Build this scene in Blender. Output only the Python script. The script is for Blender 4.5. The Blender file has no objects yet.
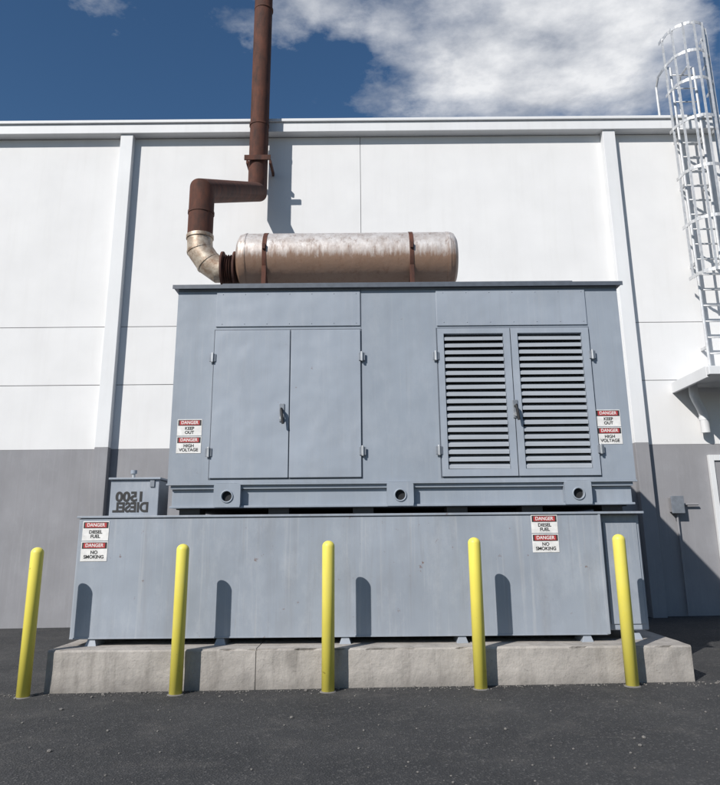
import bpy, bmesh, math, random
from mathutils import Vector, Matrix
random.seed(7)
S=bpy.context.scene
COL=S.collection
# ---------------------------------------------------------------- materials
def newmat(name):
    m=bpy.data.materials.new(name); m.use_nodes=True
    nt=m.node_tree; nt.nodes.clear()
    o=nt.nodes.new('ShaderNodeOutputMaterial'); b=nt.nodes.new('ShaderNodeBsdfPrincipled')
    nt.links.new(b.outputs[0],o.inputs[0])
    return m,nt,b
def N(nt,t,**k):
    n=nt.nodes.new(t)
    for a,v in k.items(): setattr(n,a,v)
    return n
def coords(nt,scale=(1,1,1)):
    tc=N(nt,'ShaderNodeTexCoord'); mp=N(nt,'ShaderNodeMapping')
    mp.inputs['Scale'].default_value=scale
    nt.links.new(tc.outputs['Object'],mp.inputs[0]); return mp.outputs[0]
def noise(nt,vec,scale,detail=4,rough=.55):
    n=N(nt,'ShaderNodeTexNoise'); n.inputs['Scale'].default_value=scale
    n.inputs['Detail'].default_value=detail; n.inputs['Roughness'].default_value=rough
    nt.links.new(vec,n.inputs['Vector']); return n.outputs['Fac']
def ramp(nt,fac,stops):
    r=N(nt,'ShaderNodeValToRGB'); e=r.color_ramp.elements
    while len(e)<len(stops): e.new(.5)
    for i,(p,c) in enumerate(stops):
        e[i].position=p; e[i].color=(c,c,c,1) if isinstance(c,(int,float)) else (*c,1)
    nt.links.new(fac,r.inputs[0]); return r.outputs[0]
def mix(nt,fac,a,b,mode='MIX'):
    m=N(nt,'ShaderNodeMix',data_type='RGBA',blend_type=mode)
    for sock,v in ((m.inputs[0],fac),(m.inputs[6],a),(m.inputs[7],b)):
        if hasattr(v,'is_output'): nt.links.new(v,sock)
        elif isinstance(v,(int,float)): sock.default_value=v
        else: sock.default_value=(*v,1)
    return m.outputs[2]
def bump(nt,b,hs):
    prev=None
    for h,s,d in hs:
        n=N(nt,'ShaderNodeBump'); n.inputs['Strength'].default_value=s; n.inputs['Distance'].default_value=d
        nt.links.new(h,n.inputs['Height'])
        if prev: nt.links.new(prev,n.inputs['Normal'])
        prev=n.outputs[0]
    nt.links.new(prev,b.inputs['Normal'])
def paint(name,col,rough=.5,var=.12,streak=.12,rust=0,dent=.0,dirt=(.16,.13,.10),spec=.4,scuff=0,runs=0):
    m,nt,b=newmat(name)
    v=coords(nt); vs=coords(nt,(5,5,.35))
    n1=ramp(nt,noise(nt,v,1.3,5),[(.3,1-var),(.7,1+var*.35)])
    c=mix(nt,1.0,col,n1,'MULTIPLY')
    n2=ramp(nt,noise(nt,vs,1.6,6,.65),[(.5,0.),(.78,1.)])
    mm=N(nt,'ShaderNodeMath',operation='MULTIPLY'); nt.links.new(n2,mm.inputs[0]); mm.inputs[1].default_value=streak
    c=mix(nt,mm.outputs[0],c,dirt)
    if scuff>0:
        n4=ramp(nt,noise(nt,coords(nt,(1,1,.45)),3.1,9,.75),[(.50,0.),(.72,scuff)])
        c=mix(nt,n4,c,(.52,.54,.57))
    if runs>0:
        n5=ramp(nt,noise(nt,coords(nt,(16,16,.5)),1.5,4,.6),[(.56,0.),(.74,runs)])
        c=mix(nt,n5,c,(.50,.50,.50))
        n6=ramp(nt,noise(nt,coords(nt,(11,11,.4)),1.9,5,.6),[(.60,0.),(.78,runs)])
        c=mix(nt,n6,c,(.17,.15,.13))
    if rust>0:
        n3=ramp(nt,noise(nt,v,9,8,.7),[(.70-rust*.1,0.),(.76-rust*.1,.8)])
        c=mix(nt,n3,c,(.13,.055,.025))
    nt.links.new(c,b.inputs['Base Color'])
    b.inputs['Roughness'].default_value=rough
    b.inputs['Specular IOR Level'].default_value=spec
    hs=[(noise(nt,v,120,3),.12,.002)]
    if dent>0: hs.append((noise(nt,v,1.7,2),dent,.05))
    bump(nt,b,hs); return m
def plain(name,col,rough=.5,metal=0):
    m,nt,b=newmat(name); v=coords(nt)
    r=ramp(nt,noise(nt,v,14,4),[(.3,.8),(.7,1.08)])
    nt.links.new(mix(nt,1.0,col,r,'MULTIPLY'),b.inputs['Base Color'])
    b.inputs['Roughness'].default_value=rough; b.inputs['Metallic'].default_value=metal
    return m
M={}
M['gen']=paint('generator_grey_paint',(.275,.312,.362),.45,.12,.12,.2,.35,scuff=.15,runs=.12)
M['tank']=paint('tank_grey_paint',(.280,.312,.358),.5,.16,.22,.45,.28,scuff=.26,runs=.25)
M['door']=paint('door_grey_paint',(.295,.332,.384),.42,.09,.10,.15,.6,scuff=.14,runs=.10)
M['slat']=paint('louvre_paint',(.38,.41,.45),.45,.1,.1,.0,0)
M['white']=paint('white_wall_paint',(.70,.70,.70),.75,.05,.10,0,.06,(.45,.43,.40),.2)
M['trim']=paint('white_trim_paint',(.67,.68,.69),.6,.06,.14,0,0,(.4,.38,.36))
M['greywall']=paint('grey_wall_paint',(.265,.265,.28),.8,.12,.2,0,.04,(.16,.15,.15),.2,scuff=.10,runs=.10)
M['yellow']=paint('bollard_yellow_paint',(.82,.71,.12),.45,.12,.25,.4,0,(.42,.33,.09),scuff=.10)
M['black']=plain('black_steel',(.02,.02,.022),.5)
M['dark']=plain('recess_shade_black',(.012,.013,.015),.8)  # near-black colour puts the shade of recesses into the material
M['steel']=plain('galvanised_steel',(.5,.51,.52),.4,.6)
M['hinge']=plain('hinge_steel',(.22,.24,.27),.45,.3)
M['ladder']=plain('ladder_aluminium',(.60,.61,.62),.45,.35)
M['signw']=plain('sign_white',(.72,.71,.69),.5)
M['signr']=plain('sign_red',(.42,.04,.04),.5)
M['ink']=plain('sign_ink',(.02,.02,.02),.6)
M['roof']=plain('roof_edge_dark_paint',(.09,.105,.13),.5)
# concrete
m,nt,b=newmat('pad_concrete'); v=coords(nt)
c=mix(nt,ramp(nt,noise(nt,v,1.7,8,.68),[(.3,0.),(.7,1.)]),(.27,.25,.23),(.44,.41,.375))
c=mix(nt,ramp(nt,noise(nt,coords(nt,(3,3,.5)),2,6,.7),[(.50,0.),(.72,.7)]),c,(.17,.155,.14))
c=mix(nt,ramp(nt,noise(nt,v,45,3),[(.64,0.),(.72,.45)]),c,(.14,.13,.12))
tc=N(nt,'ShaderNodeTexCoord'); sx=N(nt,'ShaderNodeSeparateXYZ'); nt.links.new(tc.outputs['Object'],sx.inputs[0])
mr=N(nt,'ShaderNodeMapRange'); mr.inputs[1].default_value=.16; mr.inputs[2].default_value=0; nt.links.new(sx.outputs[2],mr.inputs[0])
mm=N(nt,'ShaderNodeMath',operation='MULTIPLY'); nt.links.new(mr.outputs[0],mm.inputs[0]); nt.links.new(noise(nt,v,5,6,.7),mm.inputs[1])
c=mix(nt,mm.outputs[0],c,(.12,.11,.10))
nt.links.new(c,b.inputs['Base Color']); b.inputs['Roughness'].default_value=.9
bump(nt,b,[(noise(nt,v,70,5,.7),.45,.005),(noise(nt,v,6,5,.6),.6,.03)])
M['conc']=m
# asphalt
m,nt,b=newmat('asphalt'); v=coords(nt)
c=mix(nt,ramp(nt,noise(nt,v,.9,6,.6),[(.3,0.),(.7,1.)]),(.020,.021,.023),(.045,.045,.046))
vo=N(nt,'ShaderNodeTexVoronoi'); vo.inputs['Scale'].default_value=75; nt.links.new(v,vo.inputs['Vector'])
sp=ramp(nt,vo.outputs['Color'],[(.70,0.),(.97,.7)])
c=mix(nt,sp,c,(.14,.135,.13))
dust=ramp(nt,noise(nt,v,2.3,9,.75),[(.52,0.),(.78,.45)])
c=mix(nt,dust,c,(.13,.12,.11))
nt.links.new(c,b.inputs['Base Color']); b.inputs['Roughness'].default_value=.85
bump(nt,b,[(vo.outputs['Distance'],.8,.008),(noise(nt,v,3,4),.3,.02)])
M['asphalt']=m
M['stone']=plain('gravel_stone',(.17,.16,.15),.9)
# rust
m,nt,b=newmat('rusted_steel'); v=coords(nt)
c=mix(nt,ramp(nt,noise(nt,coords(nt,(3,3,1)),2.5,8,.7),[(.3,0.),(.7,1.)]),(.028,.013,.010),(.12,.040,.022))
nt.links.new(c,b.inputs['Base Color']); b.inputs['Roughness'].default_value=.85
bump(nt,b,[(noise(nt,v,60,5),.4,.004)]); M['rust']=m
# muffler metal
m,nt,b=newmat('muffler_aluminised_steel'); v=coords(nt)
tc=N(nt,'ShaderNodeTexCoord'); sx=N(nt,'ShaderNodeSeparateXYZ'); nt.links.new(tc.outputs['Object'],sx.inputs[0])
mr=N(nt,'ShaderNodeMapRange'); mr.inputs[1].default_value=5.26; mr.inputs[2].default_value=4.88; nt.links.new(sx.outputs[2],mr.inputs[0])
ns=noise(nt,coords(nt,(6,6,1.0)),2.4,9,.75)
ad=N(nt,'ShaderNodeMath',operation='ADD'); nt.links.new(mr.outputs[0],ad.inputs[0]); nt.links.new(ns,ad.inputs[1])
rf=ramp(nt,ad.outputs[0],[(.50,0.),(.80,.45),(1.05,.95)])
c=mix(nt,ramp(nt,noise(nt,v,5,8,.7),[(.3,0.),(.7,1.)]),(.42,.37,.34),(.74,.72,.70))
c=mix(nt,rf,c,(.20,.115,.07))
c=mix(nt,ramp(nt,noise(nt,coords(nt,(5,5,.7)),3.4,8,.75),[(.52,0.),(.68,.75)]),c,(.17,.09,.055))
nt.links.new(c,b.inputs['Base Color'])
mt=N(nt,'ShaderNodeMapRange'); mt.inputs[3].default_value=.4; mt.inputs[4].default_value=.0; nt.links.new(rf,mt.inputs[0])
nt.links.new(mt.outputs[0],b.inputs['Metallic']); b.inputs['Roughness'].default_value=.55
bump(nt,b,[(noise(nt,v,6,3),.4,.02)]); M['muff']=m
m,nt,b=newmat('elbow_steel'); v=coords(nt)
c=mix(nt,ramp(nt,noise(nt,v,7,8,.75),[(.35,0.),(.65,1.)]),(.62,.55,.45),(.22,.14,.09)); nt.links.new(c,b.inputs['Base Color'])
b.inputs['Metallic'].default_value=.4; b.inputs['Roughness'].default_value=.5; M['elbow']=m
# ---------------------------------------------------------------- helpers
def root(name,loc):
    e=bpy.data.objects.new(name,None); e.empty_display_size=.2; e.location=loc; COL.objects.link(e); return e
def adopt(o,p):
    if p is not None:
        o.parent=p; o.matrix_parent_inverse=Matrix.Translation(-Vector(p.location))
def obj(name,bm,mat,p=None,bev=0,smooth=False):
    me=bpy.data.meshes.new(name); bmesh.ops.recalc_face_normals(bm,faces=bm.faces); bm.to_mesh(me); bm.free()
    o=bpy.data.objects.new(name,me); COL.objects.link(o)
    if mat: me.materials.append(M[mat])
    if smooth:
        for f in me.polygons: f.use_smooth=True
    if bev:
        md=o.modifiers.new('bev','BEVEL'); md.width=bev; md.segments=2; md.limit_method='ANGLE'; md.angle_limit=math.radians(40)
    adopt(o,p); return o
def addbox(bm,x0,x1,y0,y1,z0,z1):
    vs=[bm.verts.new((x,y,z)) for z in (z0,z1) for x,y in ((x0,y0),(x1,y0),(x1,y1),(x0,y1))]
    for f in ((3,2,1,0),(4,5,6,7),(0,1,5,4),(1,2,6,5),(2,3,7,6),(3,0,4,7)): bm.faces.new([vs[i] for i in f])
    return vs
def box(name,x0,x1,y0,y1,z0,z1,mat,p=None,bev=.004):
    bm=bmesh.new(); addbox(bm,x0,x1,y0,y1,z0,z1); return obj(name,bm,mat,p,bev)
def boxes(name,lst,mat,p=None,bev=.003):
    bm=bmesh.new()
    for b_ in lst: addbox(bm,*b_)
    return obj(name,bm,mat,p,bev)
def sweep(bm,pts,r,seg=24,cap=True,radii=None):
    pts=[Vector(q) for q in pts]; rings=[]; n=len(pts)
    up=None
    for i,q in enumerate(pts):
        a=(pts[i]-pts[i-1]).normalized() if i>0 else (pts[1]-pts[0]).normalized()
        c_=(pts[i+1]-pts[i]).normalized() if i<n-1 else a
        t=(a+c_).normalized()
        if up is None:
            up=Vector((0,0,1)) if abs(a.z)<.9 else Vector((0,1,0))
            u=(up-a*up.dot(a)).normalized()
        else:
            u=(u-a*u.dot(a)).normalized()
        w=a.cross(u)
        rr=radii[i] if radii else r
        ring=[]
        for k in range(seg):
            an=2*math.pi*k/seg
            off=u*math.cos(an)*rr+w*math.sin(an)*rr
            off=off-a*(off.dot(t)/max(a.dot(t),.2))
            ring.append(bm.verts.new(q+off))
        rings.append(ring)
    for r0,r1 in zip(rings,rings[1:]):
        for k in range(seg): bm.faces.new((r0[k],r0[(k+1)%seg],r1[(k+1)%seg],r1[k]))
    if cap:
        bm.faces.new(rings[0][::-1]); bm.faces.new(rings[-1])
def tube(name,pts,r,mat,p=None,seg=24,radii=None,split=True):
    bm=bmesh.new(); sweep(bm,pts,r,seg,radii=radii)
    o=obj(name,bm,mat,p,smooth=True)
    if split:
        md=o.modifiers.new('es','EDGE_SPLIT'); md.split_angle=math.radians(25)
    return o
def text(name,body,size,loc,mat,p,sx=1,mirror=False,align='CENTER',bold=0.0):
    cu=bpy.data.curves.new(name,'FONT'); cu.body=body; cu.size=size; cu.align_x=align; cu.align_y='CENTER'
    cu.offset=bold; cu.extrude=.0004; cu.space_line=.95
    o=bpy.data.objects.new(name,cu); COL.objects.link(o); cu.materials.append(M[mat])
    o.rotation_euler=(math.radians(90),0,0); o.location=loc; o.scale=(-sx if mirror else sx,1,1)
    adopt(o,p); return o
# ---------------------------------------------------------------- ground
def gz(x): return .02+.009*max(-12,min(12,x))
bm=bmesh.new()
xs=[-900,-12,-6,0,6,12,900]; ys=[-300,0,12,900]
g=[[bm.verts.new((x,y,gz(x))) for x in xs] for y in ys]
for j in range(3):
    for i in range(6): bm.faces.new((g[j][i],g[j][i+1],g[j+1][i+1],g[j+1][i]))
obj('asphalt_ground',bm,'asphalt')
bm=bmesh.new()
for i in range(900):
    x=random.uniform(-5,5); y=7.11-abs(random.gauss(0,.09)) if random.random()<.7 else random.uniform(4.2,7.0)
    r=random.uniform(.004,.011) if random.random()<.93 else random.uniform(.011,.02)
    mtx=Matrix.Translation((x,y,gz(x)+r*.4))@Matrix.Rotation(random.random()*6,4,'Z')@Matrix.Diagonal((r,r*random.uniform(.6,1),r*.6,1))
    bmesh.ops.create_icosphere(bm,subdivisions=1,radius=1,matrix=mtx)
obj('gravel',bm,'stone')
# ---------------------------------------------------------------- pad
P=root('concrete_pad',(0,9,.0))
bm=bmesh.new(); addbox(bm,-3.0,3.11,7.12,10.9,-.15,.368)
def cut(axis,vals):
    for q in vals:
        co=[0,0,0]; no=[0,0,0]; co[axis]=q; no[axis]=1
        bmesh.ops.bisect_plane(bm,geom=bm.verts[:]+bm.edges[:]+bm.faces[:],plane_co=co,plane_no=no)
st=.045
cut(0,[-3.0+st*i for i in range(1,int(6.1/st))])
joints=(-1.02,1.06)
for j in joints: cut(0,[j-.006,j,j+.006])
cut(2,[-.05,0,.04,.08,.12,.16,.20,.24,.28,.32,.352])
cut(1,[7.136,7.17,7.21,7.26,7.32,7.4,7.6])
from mathutils import noise as mn
for v_ in bm.verts:
    p=v_.co.copy()
    n=mn.noise(p*2.2)*.010+mn.noise(p*9)*.004
    edge = abs(p.y-7.12)<.001 and abs(p.z-.368)<.001
    front=p.y<7.13
    if front: v_.co.y+=n
    if p.z>.36: v_.co.z+=n*.5
    if edge:
        ch=max(0,mn.noise(p*6+Vector((3,1,7)))-.12)*.07
        v_.co.y+=.008+ch; v_.co.z-=.006+ch*.9
    for j in joints:
        if abs(p.x-j)<.002:
            if front: v_.co.y+=.012
            if p.z>.36: v_.co.z-=.010
obj('slab',bm,'conc',P,smooth=False)
# ---------------------------------------------------------------- tank + housing
G=root('diesel_generator',(0,8.8,.37))
TF=7.40
box('fuel_tank_body',-2.92,2.45,TF,10.3,.43,1.60,'tank',G,.012)
box('fuel_tank_end_compartment',2.452,2.88,7.50,10.3,.46,1.60,'tank',G,.012)
box('tank_top_flange',-2.94,2.90,TF-.015,10.33,1.602,1.625,'tank',G,.004)
boxes('tank_seams',[(2.425,2.449,TF-.012,TF-.001,.44,1.598),(-2.915,2.42,TF-.008,TF-.001,.432,.447)],'tank',G,.002)
boxes('end_door',[(2.50,2.85,7.488,7.499,.52,1.52)],'tank',G,.003)
bm=bmesh.new()
for x in (-2.70,-1.42,-.18,.98,2.22,2.75):
    y=TF+.01 if x<2.4 else 7.52
    v=[bm.verts.new(q) for q in ((x-.035,y,.43),(x+.035,y,.43),(x+.06,y-.02,.36),(x-.06,y-.02,.36),(x-.035,y+.25,.43),(x+.035,y+.25,.43),(x+.06,y+.25,.36),(x-.06,y+.25,.36))]
    for f in ((0,1,2,3),(5,4,7,6),(1,5,6,2),(4,0,3,7),(4,5,1,0),(3,2,6,7)): bm.faces.new([v[i] for i in f])
obj('tank_feet',bm,'tank',G,.003)
# skid
HF=7.50; X0,X1=-2.06,2.90
boxes('vibration_isolators',[(x,x+.22,7.62,7.9,1.626,1.70) for x in (-1.95,-1.0,-.1,.9,1.7,2.55)],'black',G)
box('skid_rail',X0+.04,X1-.04,HF+.06,HF+.16,1.70,1.905,'gen',G,.006)
boxes('skid_flanges',[(X0+.03,X1-.03,HF+.01,HF+.058,1.70,1.722),(X0+.03,X1-.03,HF+.02,HF+.058,1.895,1.935)],'gen',G,.003)
box('skid_core',X0+.06,X1-.06,HF+.18,10.2,1.69,1.93,'dark',G,0)
for i,x in enumerate((-1.42,.40,2.27)):
    bm=bmesh.new(); seg=32; yf=HF-.035; r=.052; hx=.14; z0,z1=1.705,1.95; zc=1.815
    circ=[];sq=[]
    for k in range(seg):
        a=2*math.pi*(k+.5)/seg; ca,sa=math.cos(a),math.sin(a)
        circ.append(bm.verts.new((x+r*ca,yf,zc+r*sa)))
        t=min(hx/abs(ca) if ca else 9, ((z1-zc) if sa>0 else (zc-z0))/abs(sa))
        sq.append(bm.verts.new((x+t*ca,yf,zc+t*sa)))
    for k in range(seg): bm.faces.new((circ[k],circ[(k+1)%seg],sq[(k+1)%seg],sq[k]))
    ret=bmesh.ops.extrude_face_region(bm,geom=bm.faces[:])
    bmesh.ops.translate(bm,vec=(0,.09,0),verts=[e for e in ret['geom'] if isinstance(e,bmesh.types.BMVert)])
    obj(f'lifting_lug_{i+1}',bm,'gen',G)
    bm=bmesh.new(); sweep(bm,[(x,yf+.03,zc),(x,yf+.095,zc)],r+.002,24)
    obj(f'lug_hole_shade_{i+1}',bm,'dark',G)  # solid near-black plug, painted stand-in for the shade in the hole
    bm=bmesh.new()
    ring=[(x+(r+.008)*math.cos(a*math.pi/12),yf-.004,zc+(r+.008)*math.sin(a*math.pi/12)) for a in range(25)]
    sweep(bm,ring,.008,8,cap=False); obj(f'lug_ring_{i+1}',bm,'gen',G,smooth=True)
box('housing_shell',X0,X1,HF+.075,10.4,1.955,4.13,'gen',G,.006)
F0,F1=HF,HF+.074
L1=(.92,1.58); L2=(1.74,2.45); LZ=(2.08,3.575)
boxes('housing_front',[(X0,L1[0],F0,F1,1.955,4.13),(L1[0],L2[1],F0,F1,1.955,LZ[0]),(L1[0],L2[1],F0,F1,LZ[1],4.13),
   (L1[1],L2[0],F0,F1,LZ[0],LZ[1]),(L2[1],X1,F0,F1,1.955,4.13)],'gen',G,0)
box('bottom_flange',X0-.01,X1+.01,HF-.012,HF+.03,1.935,1.953,'gen',G,.003)
# roof
box('roof',X0-.05,X1+.05,HF-.05,10.46,4.132,4.16,'gen',G,.004)
box('roof_edge',X0-.055,X1+.055,HF-.058,HF-.051,4.118,4.165,'roof',G,.001)
box('roof_cap_seam',X0+.5,X1-.5,HF-.03,HF+.1,4.161,4.185,'roof',G,.003)
pr=HF-.014
boxes('upper_panels',[(-1.62,-.005,pr,HF-.001,3.68,4.09),(.85,2.53,pr,HF-.001,3.67,4.09)],'door',G,.004)
boxes('access_doors',[(-1.62,-.785,HF-.022,HF-.001,2.005,3.635),(-.775,-.005,HF-.022,HF-.001,2.005,3.635)],'door',G,.006)
dd=[]
for a,b_,l in ((.85,1.655,L1),(1.665,2.53,L2)):
    y0,y1=HF-.022,HF-.001
    dd+=[(a,l[0]-.001,y0,y1,2.005,3.635),(l[1]+.001,b_,y0,y1,2.005,3.635),(l[0]-.001,l[1]+.001,y0,y1,2.005,LZ[0]-.001),(l[0]-.001,l[1]+.001,y0,y1,LZ[1]+.001,3.635)]
boxes('louvre_door_frames',dd,'door',G,0)
rv=[]
for a,b_ in ((-1.632,.008),(.838,2.542)):
    rv+=[(a,b_,HF-.004,HF-.0005,3.637,3.648),(a,b_,HF-.004,HF-.0005,1.992,2.003),(a,a+.009,HF-.004,HF-.0005,2.004,3.636),(b_-.009,b_,HF-.004,HF-.0005,2.004,3.636)]
rv+=[(-.784,-.776,HF-.005,HF-.0005,2.004,3.636),(1.656,1.664,HF-.005,HF-.0005,2.004,3.636)]
boxes('door_gaps',rv,'roof',G,0)
boxes('panel_seams',[(-.001,.005,HF-.003,HF-.0005,3.66,4.12),(X0+.001,X1-.001,HF-.003,HF-.0005,4.10,4.105)],'roof',G,0)
# louvres
bm=bmesh.new(); n=19
for l in (L1,L2):
    for i in range(n):
        z=LZ[0]+(i+.5)*(LZ[1]-LZ[0])/n
        a,b_=l; vs=[]
        prof=((-.018,-.036),(-.020,-.002),(.052,.034),(.056,.029),(-.012,-.008),(-.010,-.034))
        sag=random.uniform(-.002,.002)
        for x in (a+.004,b_-.004):
            sag=-sag
            for (yy,zz) in prof: vs.append(bm.verts.new((x,HF+yy+.010,z+zz+sag)))
        for k in range(6):
            bm.faces.new((vs[k],vs[(k+1)%6],vs[6+(k+1)%6],vs[6+k]))
        bm.faces.new(vs[:6]); bm.faces.new(vs[6:][::-1])
obj('louvre_blades',bm,'slat',G)
boxes('louvre_shade_backing',[(l[0]+.001,l[1]-.001,HF+.068,HF+.0735,LZ[0]+.001,LZ[1]-.001) for l in (L1,L2)],'dark',G,0)  # near-black sheets paint in the dark between the blades
hb=[];hk=[]
for x in (-1.635,.01,.825,2.55):
    for z in (3.32,2.28):
        hb.append((x-.035,x+.035,HF-.034,HF-.023,z-.045,z+.045))
        hk.append((x-.012,x+.012,HF-.052,HF-.030,z-.055,z+.055))
boxes('hinge_plates',hb,'hinge',G,.004); boxes('hinge_knuckles',hk,'steel',G,.006)
for i,(x,z) in enumerate(((-.86,2.70),(1.665,2.72))):
    boxes(f'handle_plate_{i+1}',[(x-.028,x+.028,HF-.034,HF-.023,z-.10,z+.10)],'hinge',G,.008)
    tube(f'handle_lever_{i+1}',[(x,HF-.03,z+.03),(x,HF-.085,z+.03),(x+.005,HF-.09,z-.02),(x+.02,HF-.085,z-.13)],.015,'black',G,12)
    tube(f'handle_lock_{i+1}',[(x,HF-.03,z-.06),(x,HF-.05,z-.06)],.022,'steel',G,16)
bm=bmesh.new()
for z in (4.06,3.71):
    for k in range(7):
        for x in (-1.55+k*.25,.93+k*.26):
            bmesh.ops.create_uvsphere(bm,u_segments=8,v_segments=5,radius=.005,matrix=Matrix.Translation((x,pr-.001,z)))
obj('panel_bolts',bm,'gen',G,smooth=True)
# box on the tank top
B=root('fuel_fill_box',(-2.52,8.1,1.63))
box('cabinet',-2.80,-2.26,7.9,8.3,1.627,2.03,'tank',B,.008)
box('lid',-2.82,-2.24,7.87,8.32,2.032,2.055,'gen',B,.005)
boxes('lid_hasp',[(-2.36,-2.31,7.885,7.898,1.95,2.03)],'hinge',B,.003)
tube('vent_pipe',[(-2.60,8.05,2.05),(-2.60,8.05,2.13)],.018,'steel',B,12)
tube('vent_cap',[(-2.60,8.05,2.11),(-2.60,8.05,2.15)],.035,'gen',B,16)
text('stencil_number','1500',.145,(-2.575,7.897,1.84),'ink',B,1.1,True,bold=.006)
text('stencil_fuel','DIESEL',.145,(-2.56,7.897,1.725),'ink',B,.92,True,bold=.006)
# ---------------------------------------------------------------- danger signs
def sign(x,y,z0,z1,w,words):
    R=root('danger_sign',(x,y,z0)); h=(z1-z0)/2
    for i in range(2):
        a=z0+i*h+.004; b_=z0+(i+1)*h-.004
        box(f'board_{i+1}',x-w/2,x+w/2,y-.004,y-.0005,a,b_,'signw',R,.001)
        box(f'band_{i+1}',x-w/2+.008,x+w/2-.008,y-.006,y-.0045,b_-.069,b_-.008,'ink',R,0)
        box(f'oval_{i+1}',x-w/2+.025,x+w/2-.025,y-.008,y-.0063,b_-.062,b_-.015,'signr',R,.0)
        text(f'header_{i+1}','DANGER',.048,(x,y-.0088,b_-.038),'signw',R,.95,bold=.001)
        text(f'words_{i+1}',words[i],.046,(x,y-.0050,(a+b_-.065)/2),'ink',R,1.0,bold=.0015)
sign(-1.855,HF,2.27,2.645,.265,("HIGH\nVOLTAGE","KEEP\nOUT"))
sign(2.665,HF,2.33,2.71,.265,("HIGH\nVOLTAGE","KEEP\nOUT"))
sign(-2.74,TF,1.17,1.575,.27,("NO\nSMOKING","DIESEL\nFUEL"))
sign(1.87,TF,1.22,1.60,.27,("NO\nSMOKING","DIESEL\nFUEL"))
# ---------------------------------------------------------------- bollards
for x in (-3.13,-1.73,-.33,1.075,2.47):
    zt=1.365+.0135*x; z0=gz(x); r=.060; y=6.98
    R=root('bollard',(x,y,z0))
    pts=[(x,y,z0-.05)]; rad=[r]
    pts.append((x,y,zt-r*.9)); rad.append(r)
    for k in range(1,9):
        a=k/8*math.pi/2*.97; pts.append((x,y,zt-r*.9+math.sin(a)*r*.9)); rad.append(r*math.cos(a))
    o=tube('post',pts,r,'yellow',R,32,radii=rad,split=False)
    bm=bmesh.new(); sweep(bm,[(x,y,z0-.02),(x,y,z0+.008)],.085,24,radii=[.10,.068]); obj('base_collar',bm,'stone',R,smooth=True)
# ---------------------------------------------------------------- muffler and exhaust
Q=root('exhaust_muffler',(-.2,9.2,4.16)); my,mz,mr_=9.2,5.15,.39
pts=[];rad=[]
for x,r in ((-1.72,.12),(-1.70,.30),(-1.66,.37),(-1.60,.39),(-1.55,.39),(1.20,.39),(1.26,.388),(1.30,.37),(1.34,.30),(1.36,.15)):
    pts.append((x,my,mz)); rad.append(r)
tube('muffler_drum',pts,mr_,'muff',Q,64,radii=rad)
for i,x in enumerate((-1.30,.70)):
    tube(f'strap_{i+1}',[(x-.028,my,mz),(x+.028,my,mz)],.398,'rust',Q,64)
    boxes(f'saddle_{i+1}',[(x-.03,x+.03,my-.36,my-.30,4.162,mz-.2),(x-.03,x+.03,my+.30,my+.36,4.162,mz-.2),(x-.04,x+.04,my-.42,my+.42,4.161,4.20)],'rust',Q)
    boxes(f'strap_bolt_{i+1}',[(x-.02,x+.02,my-.43,my-.385,mz+.02,mz+.10)],'rust',Q)
tube('rolled_seam_1',[(-1.585,my,mz),(-1.565,my,mz)],.397,'muff',Q,64)
tube('rolled_seam_2',[(1.195,my,mz),(1.235,my,mz)],.396,'muff',Q,64)
E=root('exhaust_pipe',(-1.88,9.2,4.2))
zp=5.03
pts=[];rad=[]
for k in range(13):
    pts.append((-1.70-.017*k,my,zp)); rad.append(.17 if k%2 else .215)
tube('bellows',pts,.2,'rust',E,32,radii=rad)
tube('flange_1',[(-1.76,my,zp),(-1.735,my,zp)],.26,'rust',E,32)
tube('flange_2',[(-1.93,my,zp),(-1.905,my,zp)],.26,'rust',E,32)
tube('mitred_elbow',[(-1.93,my,zp),(-1.98,my,zp+.0),(-2.13,my,zp+.11),(-2.26,my,zp+.30),(-2.27,my,zp+.52)],.178,'elbow',E,32)
bm=bmesh.new()
for q0,q1 in (((-2.122,my,zp+.10),(-2.138,my,zp+.12)),((-2.257,my,zp+.288),(-2.264,my,zp+.312))): sweep(bm,[q0,q1],.186,32)
obj('elbow_seams',bm,'elbow',E,smooth=False)
tube('elbow_collar',[(-2.268,my,zp+.47),(-2.27,my,zp+.52)],.192,'elbow',E,32)
tube('riser',[(-2.27,my,zp+.50),(-2.27,my,6.25),(-1.90,11.85,7.62),(-1.88,11.85,14.0)],.178,'rust',E,40)
for i,(x,y,z) in enumerate(((-2.27,my,5.9),(-1.9,11.85,9.0),(-1.88,11.85,11.6))):
    tube(f'weld_band_{i+1}',[(x,y,z-.02),(x,y,z+.02)],.187,'rust',E,32)
boxes('wall_bracket',[(-2.12,-2.08,11.8,12.29,8.18,8.26),(-1.69,-1.65,11.8,12.29,8.18,8.26),(-2.13,-1.64,11.64,11.67,8.17,8.27)],'rust',E)
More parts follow.
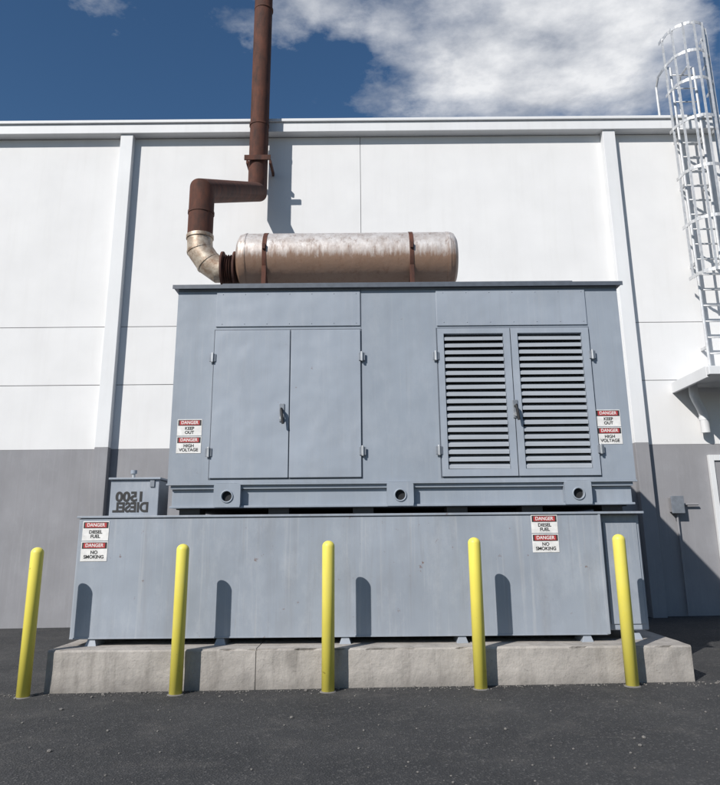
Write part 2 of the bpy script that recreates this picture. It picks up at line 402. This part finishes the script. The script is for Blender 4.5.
# ---------------------------------------------------------------- warehouse
W=root('warehouse_building',(0,12.3,0)); WY=12.30; XL,XR=-32.5,32.9
box('grey_wall_base',XL,XR,WY+.004,WY+.3,-.3,2.918,'greywall',W,0)
box('building_core',XL+.01,XR-.01,WY+.31,40,-.3,9.0,'white',W,0)
pil=[-4.52-9.38*k for k in (0,1,2)]+[4.86+9.38*k for k in (0,1,2)]; pil.sort()
gaps=[XL]+pil+[XR]; wl=[]
for a,b_ in zip(gaps,gaps[1:]):
    mid=(a+b_)/2 - .15
    for z0,z1 in ((2.92,4.065),(4.078,5.155),(5.168,9.02)):
        if z0>5 : wl+=[(a,mid-.005,WY,WY+.2,z0,z1),(mid+.005,b_,WY,WY+.2,z0,z1)]
        else: wl+=[(a,b_,WY,WY+.2,z0,z1)]
boxes('white_wall_panels',wl,'white',W,0)
box('joint_backing',XL+.02,XR-.02,WY+.02,WY+.25,2.95,8.9,'greywall',W,0)
boxes('white_pilasters',[(x-.12,x+.12,WY-.16,WY-.002,2.93,9.03) for x in pil],'trim',W,.006)
boxes('grey_pilaster_bases',[(x-.12,x+.12,WY-.16,WY-.002,-.1,2.928) for x in pil],'greywall',W,.006)
box('eave_fascia',XL,XR,WY-.20,WY+.28,9.032,9.235,'trim',W,.01)
box('eave_cap',XL,XR,WY-.24,WY+.32,9.237,9.30,'trim',W,.01)
# ladder
cx,cy,cr=6.42,12.0,.40
LD=root('caged_roof_ladder',(cx,12.1,4.0))
for i,x in enumerate((cx-.23,cx+.23)):
    tube(f'rail_{i+1}',[(x,12.08,4.05),(x,12.08,10.35),(x,12.3,10.55),(x,12.62,10.55),(x,12.75,10.4),(x,12.75,9.3)],.026,'ladder',LD,12)
bm=bmesh.new()
z=4.2
while z<10.3: sweep(bm,[(cx-.23,12.08,z),(cx+.23,12.08,z)],.014,8); z+=.3
obj('rungs',bm,'ladder',LD,smooth=True)
bm=bmesh.new(); hz=[5.9,6.9,7.9,8.9,9.7,10.3,10.9]
def cage(a): return (cx-cr*math.cos(a),12.06-.62*math.sin(a)**.8 if math.sin(a)>0 else 12.06)
for z in hz:
    ring=[(*cage(math.pi*k/20),z) for k in range(21)]
    for (x0,y0,z0),(x1,y1,z1) in zip(ring,ring[1:]):
        v=[bm.verts.new(q) for q in ((x0,y0,z0-.03),(x1,y1,z1-.03),(x1,y1,z1+.03),(x0,y0,z0+.03))]; bm.faces.new(v)
o=obj('cage_hoops',bm,'ladder',LD); o.modifiers.new('s','SOLIDIFY').thickness=.012
bm=bmesh.new()
for k in range(7):
    x,y=cage(math.pi*(.04+.92*k/6)); addbox(bm,x-.022,x+.022,y-.02,y-.008,5.87,10.93)
obj('cage_bars',bm,'ladder',LD)
boxes('wall_standoffs',[(cx+s_*.23-.02,cx+s_*.23+.02,12.1,12.298,z,z+.05) for s_ in(-1,1) for z in (4.6,6.2,7.8,8.8)],'ladder',LD,0)
# canopy, downspout, door
C=root('door_canopy',(7,12.3,3.9))
box('canopy_deck',5.62,9.4,11.0,12.296,3.92,3.98,'trim',C,.006)
box('canopy_gutter',5.56,9.46,10.9,10.995,3.86,4.0,'trim',C,.01)
box('canopy_side_fascia',5.56,5.615,11.0,12.296,3.83,4.02,'trim',C,.006)
DP=root('downspout',(5.95,12.2,3.4))
tube('spout',[(5.80,12.0,3.92),(5.80,12.0,3.74),(5.84,12.03,3.66),(5.95,12.12,3.52),(6.0,12.16,3.42),(6.01,12.17,3.10)],.075,'trim',DP,20)
tube('spout_collar',[(6.008,12.17,3.38),(6.01,12.17,3.32)],.088,'trim',DP,20)
D=root('service_door',(6.6,12.3,0))
box('leaf',6.12,7.1,12.26,12.298,.08,2.62,'greywall',D,.004)
boxes('frame',[(6.03,6.118,12.23,12.298,.05,2.72),(7.102,7.19,12.23,12.298,.05,2.72),(6.12,7.1,12.23,12.298,2.622,2.72)],'trim',D,.004)
tube('knob',[(6.2,12.26,1.15),(6.2,12.2,1.15)],.03,'steel',D,16)
EB=root('electrical_box',(5.37,12.25,1.85))
box('enclosure',5.27,5.46,12.17,12.30,1.75,2.0,'greywall',EB,.01)
box('cover',5.255,5.475,12.15,12.168,1.73,2.02,'hinge',EB,.006)
tube('conduit',[(5.37,12.24,1.75),(5.37,12.24,.1)],.018,'greywall',EB,10)
tube('conduit_side',[(5.46,12.24,1.88),(5.75,12.24,1.88)],.018,'greywall',EB,10)
# ---------------------------------------------------------------- sky, sun, camera
d=Vector((.27,.34,-.31)).normalized()
el=math.asin(-d.z); rot=math.atan2(-d.x,-d.y)
w=bpy.data.worlds.new('World'); S.world=w; w.use_nodes=True; nt=w.node_tree; nt.nodes.clear()
out=N(nt,'ShaderNodeOutputWorld'); bg=N(nt,'ShaderNodeBackground'); bg.inputs[1].default_value=.12
nt.links.new(bg.outputs[0],out.inputs[0])
sky=N(nt,'ShaderNodeTexSky',sky_type='NISHITA'); sky.sun_disc=False; sky.sun_elevation=el; sky.sun_rotation=rot%(2*math.pi)
sky.air_density=1.0; sky.dust_density=.3; sky.ozone_density=2.5
tc=N(nt,'ShaderNodeTexCoord'); sx=N(nt,'ShaderNodeSeparateXYZ'); nt.links.new(tc.outputs['Generated'],sx.inputs[0])
def Mth(op,a,b_=None,c_=None,clamp=False):
    n=N(nt,'ShaderNodeMath',operation=op); n.use_clamp=clamp
    for i,v in enumerate((a,b_,c_)):
        if v is None: continue
        if hasattr(v,'is_output'): nt.links.new(v,n.inputs[i])
        else: n.inputs[i].default_value=v
    return n.outputs[0]
zc=Mth('MAXIMUM',sx.outputs[2],.05)
u=Mth('DIVIDE',sx.outputs[0],zc); vv=Mth('DIVIDE',sx.outputs[1],zc)
cb=N(nt,'ShaderNodeCombineXYZ'); nt.links.new(u,cb.inputs[0]); nt.links.new(vv,cb.inputs[1])
n1=noise(nt,cb.outputs[0],3.2,10,.60)
def blob(cx_,cy_,rx,ry):
    a=Mth('DIVIDE',Mth('SUBTRACT',u,cx_),rx); b_=Mth('DIVIDE',Mth('SUBTRACT',vv,cy_),ry)
    return Mth('SUBTRACT',1.0,Mth('SQRT',Mth('ADD',Mth('MULTIPLY',a,a),Mth('MULTIPLY',b_,b_))),clamp=True)
mask=Mth('MAXIMUM',blob(.40,1.27,.50,.50),Mth('MULTIPLY',blob(-.08,1.1,.3,.25),.4))
mask=Mth('MAXIMUM',mask,Mth('MULTIPLY',blob(-1.5,-1.0,1.4,1.2),.8))
mask=Mth('MAXIMUM',mask,Mth('MULTIPLY',blob(2.6,.4,1.3,1.2),.8))
den=Mth('ADD',Mth('MULTIPLY',mask,.70),n1)
cl=ramp(nt,den,[(.61,0.),(.76,.55),(.92,1.)])
shade=ramp(nt,noise(nt,cb.outputs[0],3.9,8,.58),[(.36,(3.0,3.3,3.9)),(.60,(7.2,7.3,7.5))])
hs=N(nt,'ShaderNodeHueSaturation'); hs.inputs['Saturation'].default_value=1.18; hs.inputs['Value'].default_value=.72
nt.links.new(sky.outputs[0],hs.inputs['Color'])
nt.links.new(mix(nt,cl,hs.outputs[0],shade),bg.inputs[0])
sd=bpy.data.lights.new('sun','SUN'); sd.energy=5.0; sd.angle=math.radians(.5); sd.color=(1,.96,.91)
so=bpy.data.objects.new('sun',sd); COL.objects.link(so); so.rotation_euler=d.to_track_quat('-Z','Y').to_euler(); so.location=(-8,-8,12)
cd=bpy.data.cameras.new('camera'); cam=bpy.data.objects.new('camera',cd); COL.objects.link(cam)
cd.sensor_fit='HORIZONTAL'; cd.sensor_width=36; cd.lens=35; cd.shift_x=0.0014*-1; cd.shift_y=-33.5/720; cd.clip_end=3000
cam.matrix_world=Matrix.Translation((0,0,1.4))@Matrix.Rotation(math.radians(104.2),4,'X')@Matrix.Rotation(math.radians(-.5),4,'Z')
S.camera=cam
S.view_settings.view_transform='Standard'; S.view_settings.look='None'; S.view_settings.exposure=0
